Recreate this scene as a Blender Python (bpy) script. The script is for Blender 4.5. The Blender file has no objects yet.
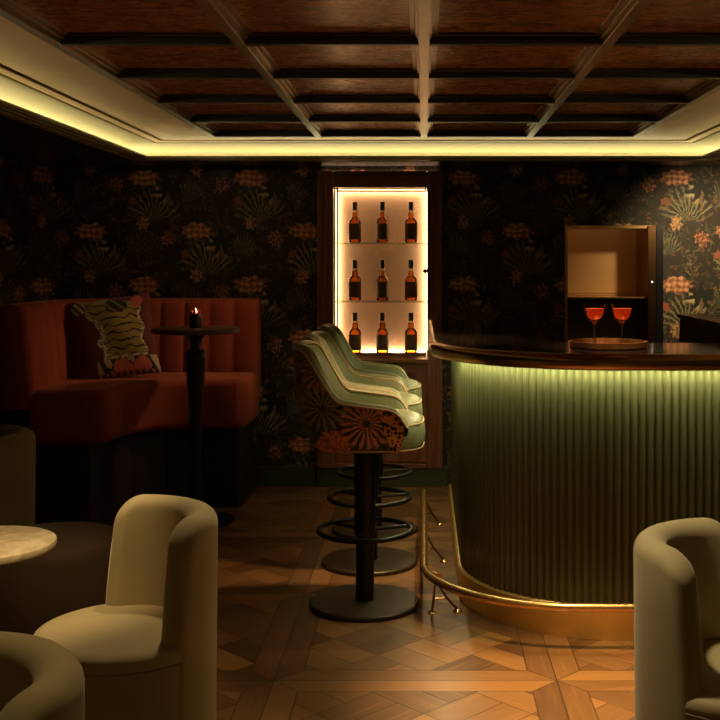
import bpy, math, random
from math import pi, sin, cos, sqrt, radians
from mathutils import Vector, Matrix
random.seed(7)
S = bpy.context.scene
COL = S.collection

# ------------------------------------------------------------------ camera
F = 1080.0
CAM_H = 1.45
cd = bpy.data.cameras.new('camera'); cam = bpy.data.objects.new('camera', cd); COL.objects.link(cam)
cd.sensor_width = 36.0; cd.lens = 36.0 * F / 720.0
cam.location = (0, 0, CAM_H); cam.rotation_euler = (pi / 2, 0, 0)
cd.shift_x = -64 / 720.0; cd.shift_y = -98 / 720.0
cd.clip_start = 0.05
S.camera = cam

# ------------------------------------------------------------------ world, view
w = bpy.data.worlds.new('world'); S.world = w; w.use_nodes = True
w.node_tree.nodes['Background'].inputs[0].default_value = (1.0, 0.62, 0.30, 1)
w.node_tree.nodes['Background'].inputs[1].default_value = 0.04
S.view_settings.view_transform = 'Standard'
S.view_settings.look = 'None'
S.view_settings.exposure = 0.0
S.view_settings.gamma = 1.0
S.view_settings.use_curve_mapping = False
S.cycles.use_denoising = True
S.cycles.max_bounces = 8
S.cycles.sample_clamp_indirect = 4.0

# strengths of everything that glows
COVE_E = 12.5
BAR_E = 52.0
CAB_E = 19.0

def look(o, tgt):
    o.rotation_euler = (Vector(tgt) - o.location).to_track_quat('-Z', 'Y').to_euler()

def spot(name, loc, tgt, power, col=(1, .72, .42), size=50, blend=.7, rad=.05):
    l = bpy.data.lights.new(name, 'SPOT'); l.energy = power; l.color = col
    l.spot_size = radians(size); l.spot_blend = blend; l.shadow_soft_size = rad
    o = bpy.data.objects.new(name, l); COL.objects.link(o); o.location = loc; look(o, tgt)
    return o

# bare spots added as ceiling downlights, fixtures left out; several hang inside the frame
spot('downlight_table', (-0.9, 2.70, 2.13), (-1.30, 3.25, .6), 85, (1, .72, .36), 46)
spot('downlight_chair', (-0.66, 3.60, 2.13), (-.80, 2.95, .5), 38, (1, .78, .46), 50)
spot('downlight_front_chair', (-0.72, 2.35, 2.13), (-.80, 1.85, .6), 20, (1, .76, .38), 50)
spot('downlight_right_chair', (0.10, 2.75, 2.13), (.65, 2.65, .4), 72, (1, .82, .50), 50)
spot('downlight_bar_floor', (0.55, 3.42, 2.13), (.50, 3.50, 0), 400, (1, .66, .29), 44, 1.0)
spot('downlight_stools', (0.02, 4.75, 2.13), (-.12, 4.95, 0), 105, (1, .66, .34), 62, 1.0)
spot('fill_sofa', (-0.15, 6.35, 2.03), (-1.70, 6.30, .80), 40, (1, .60, .34), 50, 1.0)  # added side spot, placed to strike the banquette's right-facing surfaces
spot('downlight_right_wall', (1.75, 6.1, 2.03), (1.90, 7.0, 1.35), 80, (1, .75, .42), 90, 1.0)
spot('fill_left_wall', (-1.35, 5.6, 2.13), (-1.45, 7.0, 1.60), 4, (1, .66, .36), 90, 1.0)  # added weak wash to brighten the left wallpaper
spot('fill_tray', (0.85, 3.85, 2.13), (.75, 4.38, 1.15), 85, (1, .74, .44), 36, 1.0)  # added spot to brighten the tray and cocktails

# ------------------------------------------------------------------ node maths
class E:
    """a socket (or number) with arithmetic that writes Math nodes"""
    nt = None
    def __init__(s, v): s.v = v
    @staticmethod
    def op(o, *a, clamp=False):
        n = E.nt.nodes.new('ShaderNodeMath'); n.operation = o; n.use_clamp = clamp
        for i, x in enumerate(a):
            if isinstance(x, E): x = x.v
            if isinstance(x, (int, float)): n.inputs[i].default_value = x
            else: E.nt.links.new(x, n.inputs[i])
        return E(n.outputs[0])
    def __add__(s, o): return E.op('ADD', s, o)
    __radd__ = __add__
    def __sub__(s, o): return E.op('SUBTRACT', s, o)
    def __rsub__(s, o): return E.op('SUBTRACT', o, s)
    def __mul__(s, o): return E.op('MULTIPLY', s, o)
    __rmul__ = __mul__
    def __truediv__(s, o): return E.op('DIVIDE', s, o)
def mn(a, b): return E.op('MINIMUM', a, b)
def mx(a, b): return E.op('MAXIMUM', a, b)
def ab(a): return E.op('ABSOLUTE', a)
def fl(a): return E.op('FLOOR', a)
def fr(a): return E.op('FRACT', a)
def sn(a): return E.op('SINE', a)
def sq(a): return E.op('SQRT', a)
def gt(a, b): return E.op('GREATER_THAN', a, b)
def lt(a, b): return E.op('LESS_THAN', a, b)
def at2(a, b): return E.op('ARCTAN2', a, b)
def clampe(a): return E.op('ADD', a, 0.0, clamp=True)
def sstep(a, lo, hi):
    n = E.nt.nodes.new('ShaderNodeMapRange'); n.interpolation_type = 'SMOOTHSTEP'
    E.nt.links.new(a.v, n.inputs[0]); n.inputs[1].default_value = lo; n.inputs[2].default_value = hi
    if lo > hi:
        n.inputs[1].default_value = hi; n.inputs[2].default_value = lo
        n.inputs[3].default_value = 1; n.inputs[4].default_value = 0
    return E(n.outputs[0])

class Mat:
    def __init__(s, name):
        s.m = bpy.data.materials.new(name); s.m.use_nodes = True
        s.nt = s.m.node_tree; E.nt = s.nt
        s.b = s.nt.nodes['Principled BSDF']; s.out = s.nt.nodes['Material Output']
    def link(s, a, b):
        s.nt.links.new(a.v if isinstance(a, E) else a, b)
    def coords(s, kind='Object'):
        t = s.nt.nodes.new('ShaderNodeTexCoord'); s.vec = t.outputs[kind]
        sp = s.nt.nodes.new('ShaderNodeSeparateXYZ'); s.link(s.vec, sp.inputs[0])
        return E(sp.outputs[0]), E(sp.outputs[1]), E(sp.outputs[2])
    def comb(s, x, y, z=0.0):
        n = s.nt.nodes.new('ShaderNodeCombineXYZ')
        for i, a in enumerate((x, y, z)):
            if isinstance(a, E): s.link(a, n.inputs[i])
            else: n.inputs[i].default_value = a
        return n.outputs[0]
    def noise(s, vec, scale, detail=3, rough=.55, dist=0):
        n = s.nt.nodes.new('ShaderNodeTexNoise'); s.link(vec, n.inputs['Vector'])
        n.inputs['Scale'].default_value = scale; n.inputs['Detail'].default_value = detail
        n.inputs['Roughness'].default_value = rough; n.inputs['Distortion'].default_value = dist
        return E(n.outputs[0])
    def voro(s, vec, scale, feature='F1', rnd=1.0):
        n = s.nt.nodes.new('ShaderNodeTexVoronoi'); n.feature = feature; s.link(vec, n.inputs['Vector'])
        n.inputs['Scale'].default_value = scale; n.inputs['Randomness'].default_value = rnd
        return E(n.outputs['Distance']), n
    def white(s, vec):
        n = s.nt.nodes.new('ShaderNodeTexWhiteNoise'); s.link(vec, n.inputs['Vector'])
        return E(n.outputs['Value'])
    def mix(s, f, a, b):
        n = s.nt.nodes.new('ShaderNodeMix'); n.data_type = 'RGBA'; n.clamp_factor = True
        if isinstance(f, E): s.link(f, n.inputs[0])
        else: n.inputs[0].default_value = f
        for k, x in ((6, a), (7, b)):
            if isinstance(x, tuple): n.inputs[k].default_value = (*x, 1)
            else: s.link(x, n.inputs[k])
        return n.outputs[2]
    def scalevec(s, vec, sc):
        n = s.nt.nodes.new('ShaderNodeMapping'); s.link(vec, n.inputs[0]); n.inputs['Scale'].default_value = sc
        return n.outputs[0]
    def bump(s, h, strength=.3, dist=.01):
        n = s.nt.nodes.new('ShaderNodeBump'); n.inputs['Strength'].default_value = strength
        n.inputs['Distance'].default_value = dist
        s.link(h, n.inputs['Height']); s.link(n.outputs[0], s.b.inputs['Normal'])
    def col(s, c):
        if isinstance(c, tuple): s.b.inputs['Base Color'].default_value = (*c, 1)
        else: s.link(c, s.b.inputs['Base Color'])
        return s
    def set(s, **k):
        for a, v in k.items():
            key = {'rough': 'Roughness', 'metal': 'Metallic', 'spec': 'Specular IOR Level', 'coat': 'Coat Weight',
                   'coatr': 'Coat Roughness', 'sheen': 'Sheen Weight', 'sheenr': 'Sheen Roughness', 'ior': 'IOR',
                   'trans': 'Transmission Weight', 'alpha': 'Alpha'}[a]
            if isinstance(v, E): s.link(v, s.b.inputs[key])
            else: s.b.inputs[key].default_value = v
        return s

def simple(name, c, rough=.5, metal=0.0, var=.25, vs=8.0, bump=0.0, **k):
    m = Mat(name); m.coords(); n = m.noise(m.vec, vs, 4)
    m.col(m.mix(n, tuple(x * (1 - var) for x in c), tuple(min(1, x * (1 + var)) for x in c)))
    m.set(rough=rough, metal=metal, **k)
    if bump: m.bump(m.noise(m.vec, vs * 12, 3), bump, .002)
    return m.m

def emis(name, c, s):
    m = Mat(name); m.col((0, 0, 0)); m.b.inputs['Emission Color'].default_value = (*c, 1)
    m.b.inputs['Emission Strength'].default_value = s
    return m.m

def wood(name, c1, c2, rough=.4, axis=2, **k):
    m = Mat(name); m.coords(); sc = [14, 14, 14]; sc[axis] = 1.2
    n = m.noise(m.scalevec(m.vec, tuple(sc)), 2.2, 5, .6, .6)
    m.col(m.mix(sstep(n, .3, .7), c1, c2)); m.set(rough=rough, **k); m.bump(n, .08, .002)
    return m.m

def velvet(name, c, sheen=.4, tint=(1, .9, .7)):
    m = Mat(name); m.coords(); n = m.noise(m.vec, 5, 4, .6); f = m.noise(m.vec, 400, 2)
    m.col(m.mix(n, tuple(x * .80 for x in c), tuple(x * 1.15 for x in c)))
    m.set(rough=.85, spec=.2, sheen=sheen, sheenr=.35); m.b.inputs['Sheen Tint'].default_value = (*tint, 1)
    m.bump(f, .15, .001)
    return m.m

M = {}
M['green_paint'] = simple('olive_green_gloss_paint', (.05, .058, .024), .28, var=.1)
M['dark_soffit'] = simple('dark_green_soffit_paint', (.030, .032, .016), .26, var=.1)
M['lip_paint'] = simple('olive_gold_lip_paint', (.30, .26, .11), .4, var=.1)
M['beam_shaded'] = simple('shaded_bronze_crossbar', (.05, .036, .018), .35, var=.2)  # rib bronze darkened, the shade of the crossbar fronts put into the colour
M['cove_paint'] = simple('pale_gold_cove_paint', (.50, .46, .29), .6, var=.12, vs=3)
M['margin_paint'] = simple('gold_leaf_margin_paint', (.88, .60, .26), .5, var=.12, vs=5)
M['beam'] = simple('bronze_beam_paint', (.36, .25, .11), .30, var=.25, vs=10, metal=.35)
M['brass'] = simple('aged_brass', (.70, .42, .17), .26, .88, .22, 9)
M['copper'] = simple('polished_copper', (.88, .42, .17), .22, .9, .1)
M['brass_dark'] = simple('dark_burnished_bronze', (.34, .19, .08), .24, 1.0, .2, 6)
M['brass_plinth'] = simple('brushed_brass_plinth', (.88, .60, .21), .36, .75, .15, 7)
M['black_metal'] = simple('black_powdercoat_metal', (.018, .015, .012), .38, .5, .2)
M['dark_disc'] = simple('dark_bronze_disc', (.09, .065, .04), .42, .7, .2)
M['black'] = simple('black_lacquer', (.006, .005, .005), .3)
M['wood_red'] = wood('mahogany', (.155, .046, .019), (.28, .10, .038), .32)
M['wood_red_h'] = wood('mahogany_crosswise', (.155, .046, .019), (.28, .10, .038), .32, axis=0)
M['wood_panel'] = wood('mahogany_panel', (.085, .022, .010), (.16, .050, .020), .36)
M['wood_dark'] = wood('dark_walnut', (.05, .022, .010), (.10, .045, .02), .35)
M['wood_top'] = wood('polished_walnut_top', (.11, .05, .02), (.24, .11, .045), .25, axis=1)
M['reed'] = simple('green_lacquer_reeding', (.100, .106, .048), .30, var=.10)
M['sofa'] = velvet('rust_red_velvet', (.26, .050, .022), .35, (1, .45, .25))
M['sofa_base'] = simple('dark_sofa_plinth', (.014, .006, .004), .6)
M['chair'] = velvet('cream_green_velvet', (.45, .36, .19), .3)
M['chair_unlit'] = velvet('unlit_cream_velvet', (.22, .165, .085), .25)  # chair velvet darkened, the unlit corner's shade put into the colour
def leather():
    m = Mat('sage_green_leather'); m.coords(); n = m.noise(m.vec, 9, 4)
    m.col(m.mix(n, (.120, .132, .058), (.205, .210, .105)))
    w_ = m.noise(m.scalevec(m.vec, (46, 46, 5)), 1.0, 2, .5, .4)
    m.set(rough=.47, spec=.4); m.bump(w_ + m.noise(m.vec, 160, 2) * .15, .45, .006)
    return m.m
M['leather'] = leather()
M['piping'] = simple('tan_piping', (.42, .28, .13), .45)
M['cream_piping'] = simple('seam_velvet', (.30, .26, .16), .7)
M['led_bar'] = emis('warm_green_led', (1.0, .93, .50), BAR_E)
M['led_cove'] = emis('warm_yellow_led', (1.0, .84, .42), COVE_E)
M['led_cab'] = emis('warm_white_led', (1.0, .64, .30), CAB_E)
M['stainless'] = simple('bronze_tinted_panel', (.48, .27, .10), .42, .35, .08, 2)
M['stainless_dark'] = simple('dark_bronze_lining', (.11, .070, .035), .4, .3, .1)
M['plate'] = simple('white_china', (.75, .72, .66), .25)
M['red_item'] = simple('red_garnish', (.6, .05, .03), .3)
M['cap'] = simple('black_bottle_cap', (.012, .007, .004), .4)
M['label'] = simple('dark_brown_label', (.13, .07, .032), .6, var=.35, vs=60)
M['flame'] = emis('candle_flame', (1.0, .55, .22), 9)
M['red_wax'] = simple('red_wax_petals', (.55, .05, .02), .35)
b = M['red_wax'].node_tree.nodes['Principled BSDF']

def glassy(name, tint, gloss=.12, rough=.03, ior=1.5):
    m = Mat(name); nt = m.nt; nt.nodes.remove(m.b)
    t = nt.nodes.new('ShaderNodeBsdfTransparent'); t.inputs[0].default_value = (*tint, 1)
    g = nt.nodes.new('ShaderNodeBsdfGlossy'); g.inputs['Roughness'].default_value = rough
    fz = nt.nodes.new('ShaderNodeFresnel'); fz.inputs[0].default_value = ior
    mm = nt.nodes.new('ShaderNodeMath'); mm.operation = 'ADD'; mm.use_clamp = True; mm.inputs[1].default_value = gloss
    nt.links.new(fz.outputs[0], mm.inputs[0])
    x = nt.nodes.new('ShaderNodeMixShader'); nt.links.new(mm.outputs[0], x.inputs[0])
    nt.links.new(t.outputs[0], x.inputs[1]); nt.links.new(g.outputs[0], x.inputs[2]); nt.links.new(x.outputs[0], m.out.inputs[0])
    return m.m
M['glass'] = glassy('clear_glass', (.96, .96, .93), .02, .03, 1.22)
M['stem_glass'] = glassy('faceted_stem_glass', (.85, .82, .74), .30, .15)
M['shelf_glass'] = glassy('green_edged_glass', (.80, .84, .70), .05)
M['whisky'] = glassy('amber_whisky_glass', (.90, .47, .12), .0)
M['whisky_light'] = glassy('light_amber_glass', (.93, .60, .20), .0)
M['neck'] = glassy('clear_bottle_neck', (.97, .85, .62), .0)

def cocktail():
    m = Mat('red_orange_cocktail'); nt = m.nt; nt.nodes.remove(m.b)
    d = nt.nodes.new('ShaderNodeBsdfDiffuse'); d.inputs[0].default_value = (.90, .17, .05, 1)
    t = nt.nodes.new('ShaderNodeBsdfTranslucent'); t.inputs[0].default_value = (1.0, .30, .10, 1)
    g = nt.nodes.new('ShaderNodeBsdfGlossy'); g.inputs['Roughness'].default_value = .08
    x = nt.nodes.new('ShaderNodeMixShader'); x.inputs[0].default_value = .5
    y = nt.nodes.new('ShaderNodeMixShader'); y.inputs[0].default_value = .08
    nt.links.new(d.outputs[0], x.inputs[1]); nt.links.new(t.outputs[0], x.inputs[2])
    nt.links.new(x.outputs[0], y.inputs[1]); nt.links.new(g.outputs[0], y.inputs[2]); nt.links.new(y.outputs[0], m.out.inputs[0])
    return m.m
M['cocktail'] = cocktail()

def parquet():
    m = Mat('versailles_parquet'); X, Y, Z = m.coords()
    P = .98
    px = (X + .52) / P; py = (Y + .18) / P
    cx = fl(px); cy = fl(py); u = fr(px); v = fr(py)
    du = mn(u, 1.0 - u); dv = mn(v, 1.0 - v); fw = .095
    frame = lt(mn(du, dv), fw)
    # mitred frame boards: one id for each side of the panel
    vert = lt(du, dv)
    fid = vert * 2.0 + gt(u, .5) * vert + (1.0 - vert) * gt(v, .5)
    # inner lattice at 45 degrees
    a = (X + Y) * .7071; bq = (X - Y) * .7071; c = .245
    ia = fl(a / c); ib = fl(bq / c); fa = fr(a / c); fb = fr(bq / c)
    par = fr((ia + ib) * .5) * 2.0
    par = gt(par, .5)
    across = fa * par + fb * (1.0 - par)
    k = fl(across * 2.0); ak = fr(across * 2.0)
    along = fb * par + fa * (1.0 - par)
    gap_in = mn(mn(ak, 1.0 - ak) * (c / 2), mn(along, 1.0 - along) * c)
    gap_fr = mn(ab(mn(du, dv) - fw) * P, mn(mn(du, dv), ab(du - dv) * .7) * P)
    gap = gap_fr * frame + mn(gap_in, ab(mn(du, dv) - fw) * P) * (1.0 - frame)
    idx = m.comb(ia * (1.0 - frame) + cx * 7.3 * frame + .13, ib * (1.0 - frame) + cy * 5.1 * frame + .31,
                 (k + par * 3.0) * (1.0 - frame) + (fid + 11.0) * frame + (cx * 3.0 + cy * 17.0) * (1.0 - frame) * 1.0)
    r = m.white(idx)
    # grain runs along each board
    gu_in = (a * (1.0 - par) + bq * par); gv_in = (bq * (1.0 - par) + a * par)
    gu = gu_in * (1.0 - frame) + (Y * vert + X * (1.0 - vert)) * frame
    gv = gv_in * (1.0 - frame) + (X * vert + Y * (1.0 - vert)) * frame
    g = m.noise(m.comb(gu * 2.0, gv * 34.0, r * 37.0), 1.6, 6, .65, .8)
    big = m.noise(m.vec, 1.4, 3)
    tone = clampe(r * .62 + g * .55 - .12)
    c1 = m.mix(tone, (.055, .019, .007), (.46, .22, .068))
    c2 = m.mix(sstep(g, .56, .70) * .4, c1, (.40, .19, .07))
    c3 = m.mix(sstep(gap, .0030, .0010) * .8, c2, (.010, .004, .002))
    c4 = m.mix(sstep(big, .35, .65) * .3, c3, m.mix(.5, c3, (.04, .015, .006)))
    m.col(c4)
    m.set(rough=clampe(.33 + g * .25 - r * .06), spec=.4, coat=.08, coatr=.2)
    m.bump(g * .35 + sstep(gap, 0.0, .004) + r * .5, .22, .003)
    return m.m
M['floor'] = parquet()

def wallpaper():
    m = Mat('dark_botanical_wallpaper'); X, Y, Z = m.coords()
    H = X + Y * .55                                   # runs round the corner too
    n1 = m.noise(m.vec, 9.0, 3) ; n2 = m.noise(m.scalevec(m.vec, (1, 1, 1)), 23.0, 3)
    n3 = m.noise(m.vec, 60.0, 2)
    W_, H_ = .3455, .692
    hx = H + 1.53 + (n2 - .5) * .045 + (n3 - .5) * .012
    zz = Z - .02 + (n1 - .5) * .05 + (n3 - .5) * .015
    q = hx / W_; i = fl(q); lx = fr(q) * W_
    odd = fr(i * .5) * 2.0
    odd = gt(odd, .5)
    q2 = zz / H_ + odd * .5; lz = fr(q2) * H_
    rnd = m.white(m.comb(i, fl(q2), 0.0))
    def blob(cx, cz, rx, rz, k=0, amp=.25):
        dx = (lx - cx) / rx; dz = (lz - cz) / rz
        r = sq(dx * dx + dz * dz)
        if k: r = r * (1.0 + amp * sn(at2(dz, dx) * k))
        return r, dx, dz
    # base of tangled leaves
    vv, _ = m.voro(m.comb(hx * 1.0 + (n2 - .5) * .1, Z * .55 + n1 * .1), 16)
    ridge = sstep(ab(fr(vv * 3.2 + n2) - .5), .32, .48)
    leafm = sstep(n1, .42, .62)
    base = m.mix(ridge * leafm, (.026, .020, .011), (.15, .125, .06))
    base = m.mix(sstep(n2, .56, .66) * .5, base, (.20, .07, .035))
    # grass fans growing upward
    def fan(cx, cz, R, wd):
        dx = (lx - cx) / wd; dz = lz - cz
        r = sq(dx * dx + dz * dz); ang = at2(dx, dz)
        st = sstep(sn(ang * 26.0 + r * 22.0), .1, .7)
        return st * sstep(r, R, R * .75) * sstep(ab(ang), 1.5, 1.1) * sstep(r, .01, .03)
    f1 = fan(.17, .30, .26, .8); f2 = fan(.05, .08, .17, .7)
    c = m.mix(f1, base, (.19, .17, .08)); c = m.mix(f2 * .8, c, (.15, .14, .065))
    # pale glow patch behind palm
    r, dx, dz = blob(.235, .50, .062, .060, 5, .3)
    c = m.mix(sstep(r, 1.1, .6), c, (.42, .33, .16))
    # palm crown, dark fronds
    r, dx, dz = blob(.268, .515, .078, .058, 7, .38)
    c = m.mix(sstep(r, 1.05, .85), c, (.014, .014, .008))
    r, dx, dz = blob(.268, .44, .012, .07)
    c = m.mix(sstep(r, 1.1, .8), c, (.16, .10, .05))
    # big blossom
    r, dx, dz = blob(.11, .59, .098, .052, 9, .14)
    pet = sstep(sn(dx * 16.0 + n3 * 8.0) + sn(dz * 9.0), -1.0, 1.2)
    c = m.mix(sstep(r, 1.08, .86), c, m.mix(pet, (.20, .075, .035), (.60, .29, .14)))
    # drooping flower and small star flowers
    r, dx, dz = blob(.27, .20, .050, .050, 8, .18)
    c = m.mix(sstep(r, 1.05, .8), c, m.mix(sstep(n3, .45, .6), (.10, .035, .02), (.40, .17, .08)))
    r, dx, dz = blob(.105, .30, .040, .046, 7, .2)
    c = m.mix(sstep(r, 1.05, .75), c, m.mix(sstep(n3, .42, .55), (.13, .07, .03), (.46, .25, .11)))
    r, dx, dz = blob(.035, .44, .034, .030, 6, .2)
    c = m.mix(sstep(r, 1.0, .75), c, (.24, .08, .04))
    c = m.mix(sstep(n3, .62, .75) * .6, c, (.03, .022, .012))
    m.col(c); m.set(rough=.62, spec=.3); m.bump(n3, .1, .001)
    return m.m
M['wallpaper'] = wallpaper()

def ceiling_panel():
    m = Mat('burl_ceiling_panel'); X, Y, Z = m.coords()
    n = m.noise(m.scalevec(m.vec, (3, 7, 1)), 4.5, 6, .7, .5); g = m.noise(m.scalevec(m.vec, (6, 26, 1)), 8, 4, .6)
    c = m.mix(sstep(n, .35, .68), (.19, .070, .026), (.78, .36, .13))
    m.col(m.mix(sstep(g, .5, .7) * .4, c, (.90, .48, .20)))
    m.set(rough=clampe(.19 + g * .18), coat=.2, coatr=.2); m.bump(g * .6 + n, .35, .004)
    return m.m
M['ceil'] = ceiling_panel()

def onyx():
    m = Mat('pale_marble_back'); X, Y, Z = m.coords()
    n = m.noise(m.vec, 3.0, 5, .6, 1.2)
    vein = sstep(ab(fr(X * 1.6 - Z * 1.3 + n * 1.1) - .5), .015, .0)
    c = m.mix(n, (.62, .46, .37), (.76, .58, .47)); m.col(m.mix(vein * .35, c, (.95, .80, .62))); m.set(rough=.22)
    return m.m
M['onyx'] = onyx()

def marble_top(name, a, b2, rough):
    m = Mat(name); m.coords(); n = m.noise(m.vec, 6, 6, .7, 1.5)
    m.col(m.mix(sstep(n, .4, .65), a, b2)); m.set(rough=rough)
    return m.m
M['table_marble'] = marble_top('travertine', (.46, .35, .20), (.70, .58, .38), .35)
M['counter'] = marble_top('black_polished_stone', (.012, .009, .007), (.030, .020, .014), .10)

def botanic_print():
    m = Mat('botanical_leopard_fabric'); X, Y, Z = m.coords()
    n = m.noise(m.vec, 14, 3); f = m.noise(m.vec, 60, 2)
    U = X; V = Z
    def fan(cx, cz, R, k, ph):
        dx = U - cx + (f - .5) * .02; dz = V - cz + (f - .5) * .02; r = sq(dx * dx + dz * dz)
        st = sstep(sn(at2(dx, dz) * k + ph), -.1, .4)
        return st * sstep(r, R, R * .8) * sstep(r, .008, .02)
    base = m.mix(sstep(n, .4, .6), (.050, .036, .022), (.095, .085, .040))
    c = m.mix(sstep(n, .60, .66), base, (.34, .085, .045))
    c = m.mix(fan(.02, .80, .12, 19, 0.0), c, (.62, .24, .15))
    c = m.mix(fan(-.16, .86, .11, 15, 1.0), c, (.22, .24, .11))
    c = m.mix(fan(-.17, 1.0, .09, 13, 2.0), c, (.46, .15, .09))
    r = sq((U + .12) * (U + .12) + (V - .70) * (V - .70))
    c = m.mix(sstep(r + (f - .5) * .05, .075, .06), c, m.mix(sstep(f, .45, .55), (.72, .25, .18), (.40, .12, .08)))
    c = m.mix(fan(-.20, 1.05, .09, 9, .5), c, (.16, .10, .05))
    sp, _ = m.voro(m.comb(U * 1.0, V * 1.0), 62, 'F1', .7)
    leo = m.mix(sstep(sp, .52, .42), (.70, .30, .09), (.012, .006, .004))
    c = m.mix(sstep(U + (n - .5) * .1 + (V - .8) * .25, .075, .10), c, leo)
    m.col(c); m.set(rough=.7, sheen=.2, spec=.2); m.bump(f, .2, .001)
    return m.m
M['print'] = botanic_print()

def attr_mat(name, rough=.75):
    m = Mat(name); n = m.nt.nodes.new('ShaderNodeAttribute'); n.attribute_name = 'pattern'
    m.link(n.outputs['Color'], m.b.inputs['Base Color']); m.set(rough=rough, sheen=.15, spec=.2)
    return m.m
M['tiger'] = attr_mat('tiger_embroidery')

# ------------------------------------------------------------------ mesh helpers
class MB:
    def __init__(s): s.v = []; s.f = []
    def add(s, vs, fs):
        o = len(s.v); s.v += [tuple(v) for v in vs]; s.f += [tuple(i + o for i in f) for f in fs]; return s
    def box(s, x0, x1, y0, y1, z0, z1):
        vs = [(x, y, z) for z in (z0, z1) for y in (y0, y1) for x in (x0, x1)]
        return s.add(vs, [(0, 2, 3, 1), (4, 5, 7, 6), (0, 1, 5, 4), (2, 6, 7, 3), (0, 4, 6, 2), (1, 3, 7, 5)])
    def grid(s, rows, closed_u=False, closed_v=False):
        nv = len(rows); nu = len(rows[0]); fs = []
        for j in range(nv if closed_v else nv - 1):
            for i in range(nu if closed_u else nu - 1):
                a = j * nu + i; b_ = j * nu + (i + 1) % nu; c = ((j + 1) % nv) * nu + (i + 1) % nu; d = ((j + 1) % nv) * nu + i
                fs.append((a, b_, c, d))
        return s.add([p for r in rows for p in r], fs)
    def lathe(s, prof, n=40, cx=0, cy=0, cap=True):
        rows = [[(cx + r * cos(2 * pi * i / n), cy + r * sin(2 * pi * i / n), z) for i in range(n)] for r, z in prof]
        o = len(s.v); s.grid(rows, closed_u=True)
        if cap:
            if prof[0][0] > 1e-5: s.f.append(tuple(o + i for i in range(n))[::-1])
            if prof[-1][0] > 1e-5: s.f.append(tuple(o + (len(prof) - 1) * n + i for i in range(n)))
        return s
    def tube(s, pts, r, n=10, closed=False, caps=True):
        pts = [Vector(p) for p in pts]; N = len(pts); rows = []; up = None
        for i, p in enumerate(pts):
            if closed: t = (pts[(i + 1) % N] - pts[i - 1]).normalized()
            else: t = (pts[min(i + 1, N - 1)] - pts[max(i - 1, 0)]).normalized()
            if up is None:
                up = Vector((0, 0, 1)) if abs(t.z) < .9 else Vector((1, 0, 0))
            a = (up - t * up.dot(t)).normalized(); b_ = t.cross(a); up = a
            rr = r[i] if isinstance(r, (list, tuple)) else r
            rows.append([tuple(p + (a * cos(2 * pi * k / n) + b_ * sin(2 * pi * k / n)) * rr) for k in range(n)])
        o = len(s.v); s.grid(rows, closed_u=True, closed_v=closed)
        if caps and not closed:
            s.f.append(tuple(o + k for k in range(n))[::-1]); s.f.append(tuple(o + (N - 1) * n + k for k in range(n)))
        return s
    def prism(s, poly, z0, z1):
        n = len(poly); vs = [(x, y, z0) for x, y in poly] + [(x, y, z1) for x, y in poly]
        return s.add(vs, [tuple(range(n))[::-1], tuple(range(n, 2 * n))] + [(i, (i + 1) % n, n + (i + 1) % n, n + i) for i in range(n)])
    def sweep(s, path, prof, closed_prof=True, off_fn=None, caps=True):
        """path: list of (x,y); prof: list of (offset to the right of travel, z); mitred"""
        N = len(path); rows = []; acc = 0
        for i in range(N):
            p = Vector(path[i])
            d0 = (p - Vector(path[i - 1])).normalized() if i > 0 else None
            d1 = (Vector(path[i + 1]) - p).normalized() if i < N - 1 else None
            if d0 is None: d0 = d1
            if d1 is None: d1 = d0
            n0 = Vector((d0.y, -d0.x)); n1 = Vector((d1.y, -d1.x)); nn = (n0 + n1)
            nn = nn / max(.2, nn.dot(n0)) if nn.length > 1e-6 else n0
            if i > 0: acc += (p - Vector(path[i - 1])).length
            e = off_fn(acc) if off_fn else 0
            rows.append([(p.x + nn.x * (o + (e if o > -1e-9 or not off_fn else 0)), p.y + nn.y * (o + (e if o > -1e-9 or not off_fn else 0)), z) for o, z in prof])
        o0 = len(s.v); m_ = len(prof); s.grid(rows, closed_u=closed_prof)
        if caps and closed_prof:
            s.f.append(tuple(o0 + k for k in range(m_))[::-1]); s.f.append(tuple(o0 + (N - 1) * m_ + k for k in range(m_)))
        return s
    def build(s, name, mat, parent=None, smooth=True, bevel=0, seg=2, angle=40, loc=None, subd=0):
        me = bpy.data.meshes.new(name); me.from_pydata(s.v, [], s.f); me.update()
        import bmesh
        bm = bmesh.new(); bm.from_mesh(me); bmesh.ops.remove_doubles(bm, verts=bm.verts, dist=1e-6)
        bmesh.ops.recalc_face_normals(bm, faces=bm.faces)
        if bevel:
            es = [e for e in bm.edges if len(e.link_faces) == 2 and e.calc_face_angle(0) > radians(35)]
            bmesh.ops.bevel(bm, geom=es, offset=bevel, segments=seg, affect='EDGES', profile=.5, clamp_overlap=True)
        if subd:
            bmesh.ops.subdivide_edges(bm, edges=bm.edges, cuts=subd, use_grid_fill=True)
        bm.to_mesh(me); bm.free()
        if smooth:
            me.shade_smooth()
            if hasattr(me, 'set_sharp_from_angle'): me.set_sharp_from_angle(angle=radians(angle))
        me.materials.append(mat)
        o = bpy.data.objects.new(name, me); COL.objects.link(o)
        if parent is not None: o.parent = parent
        if loc: o.location = loc
        return o

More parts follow.
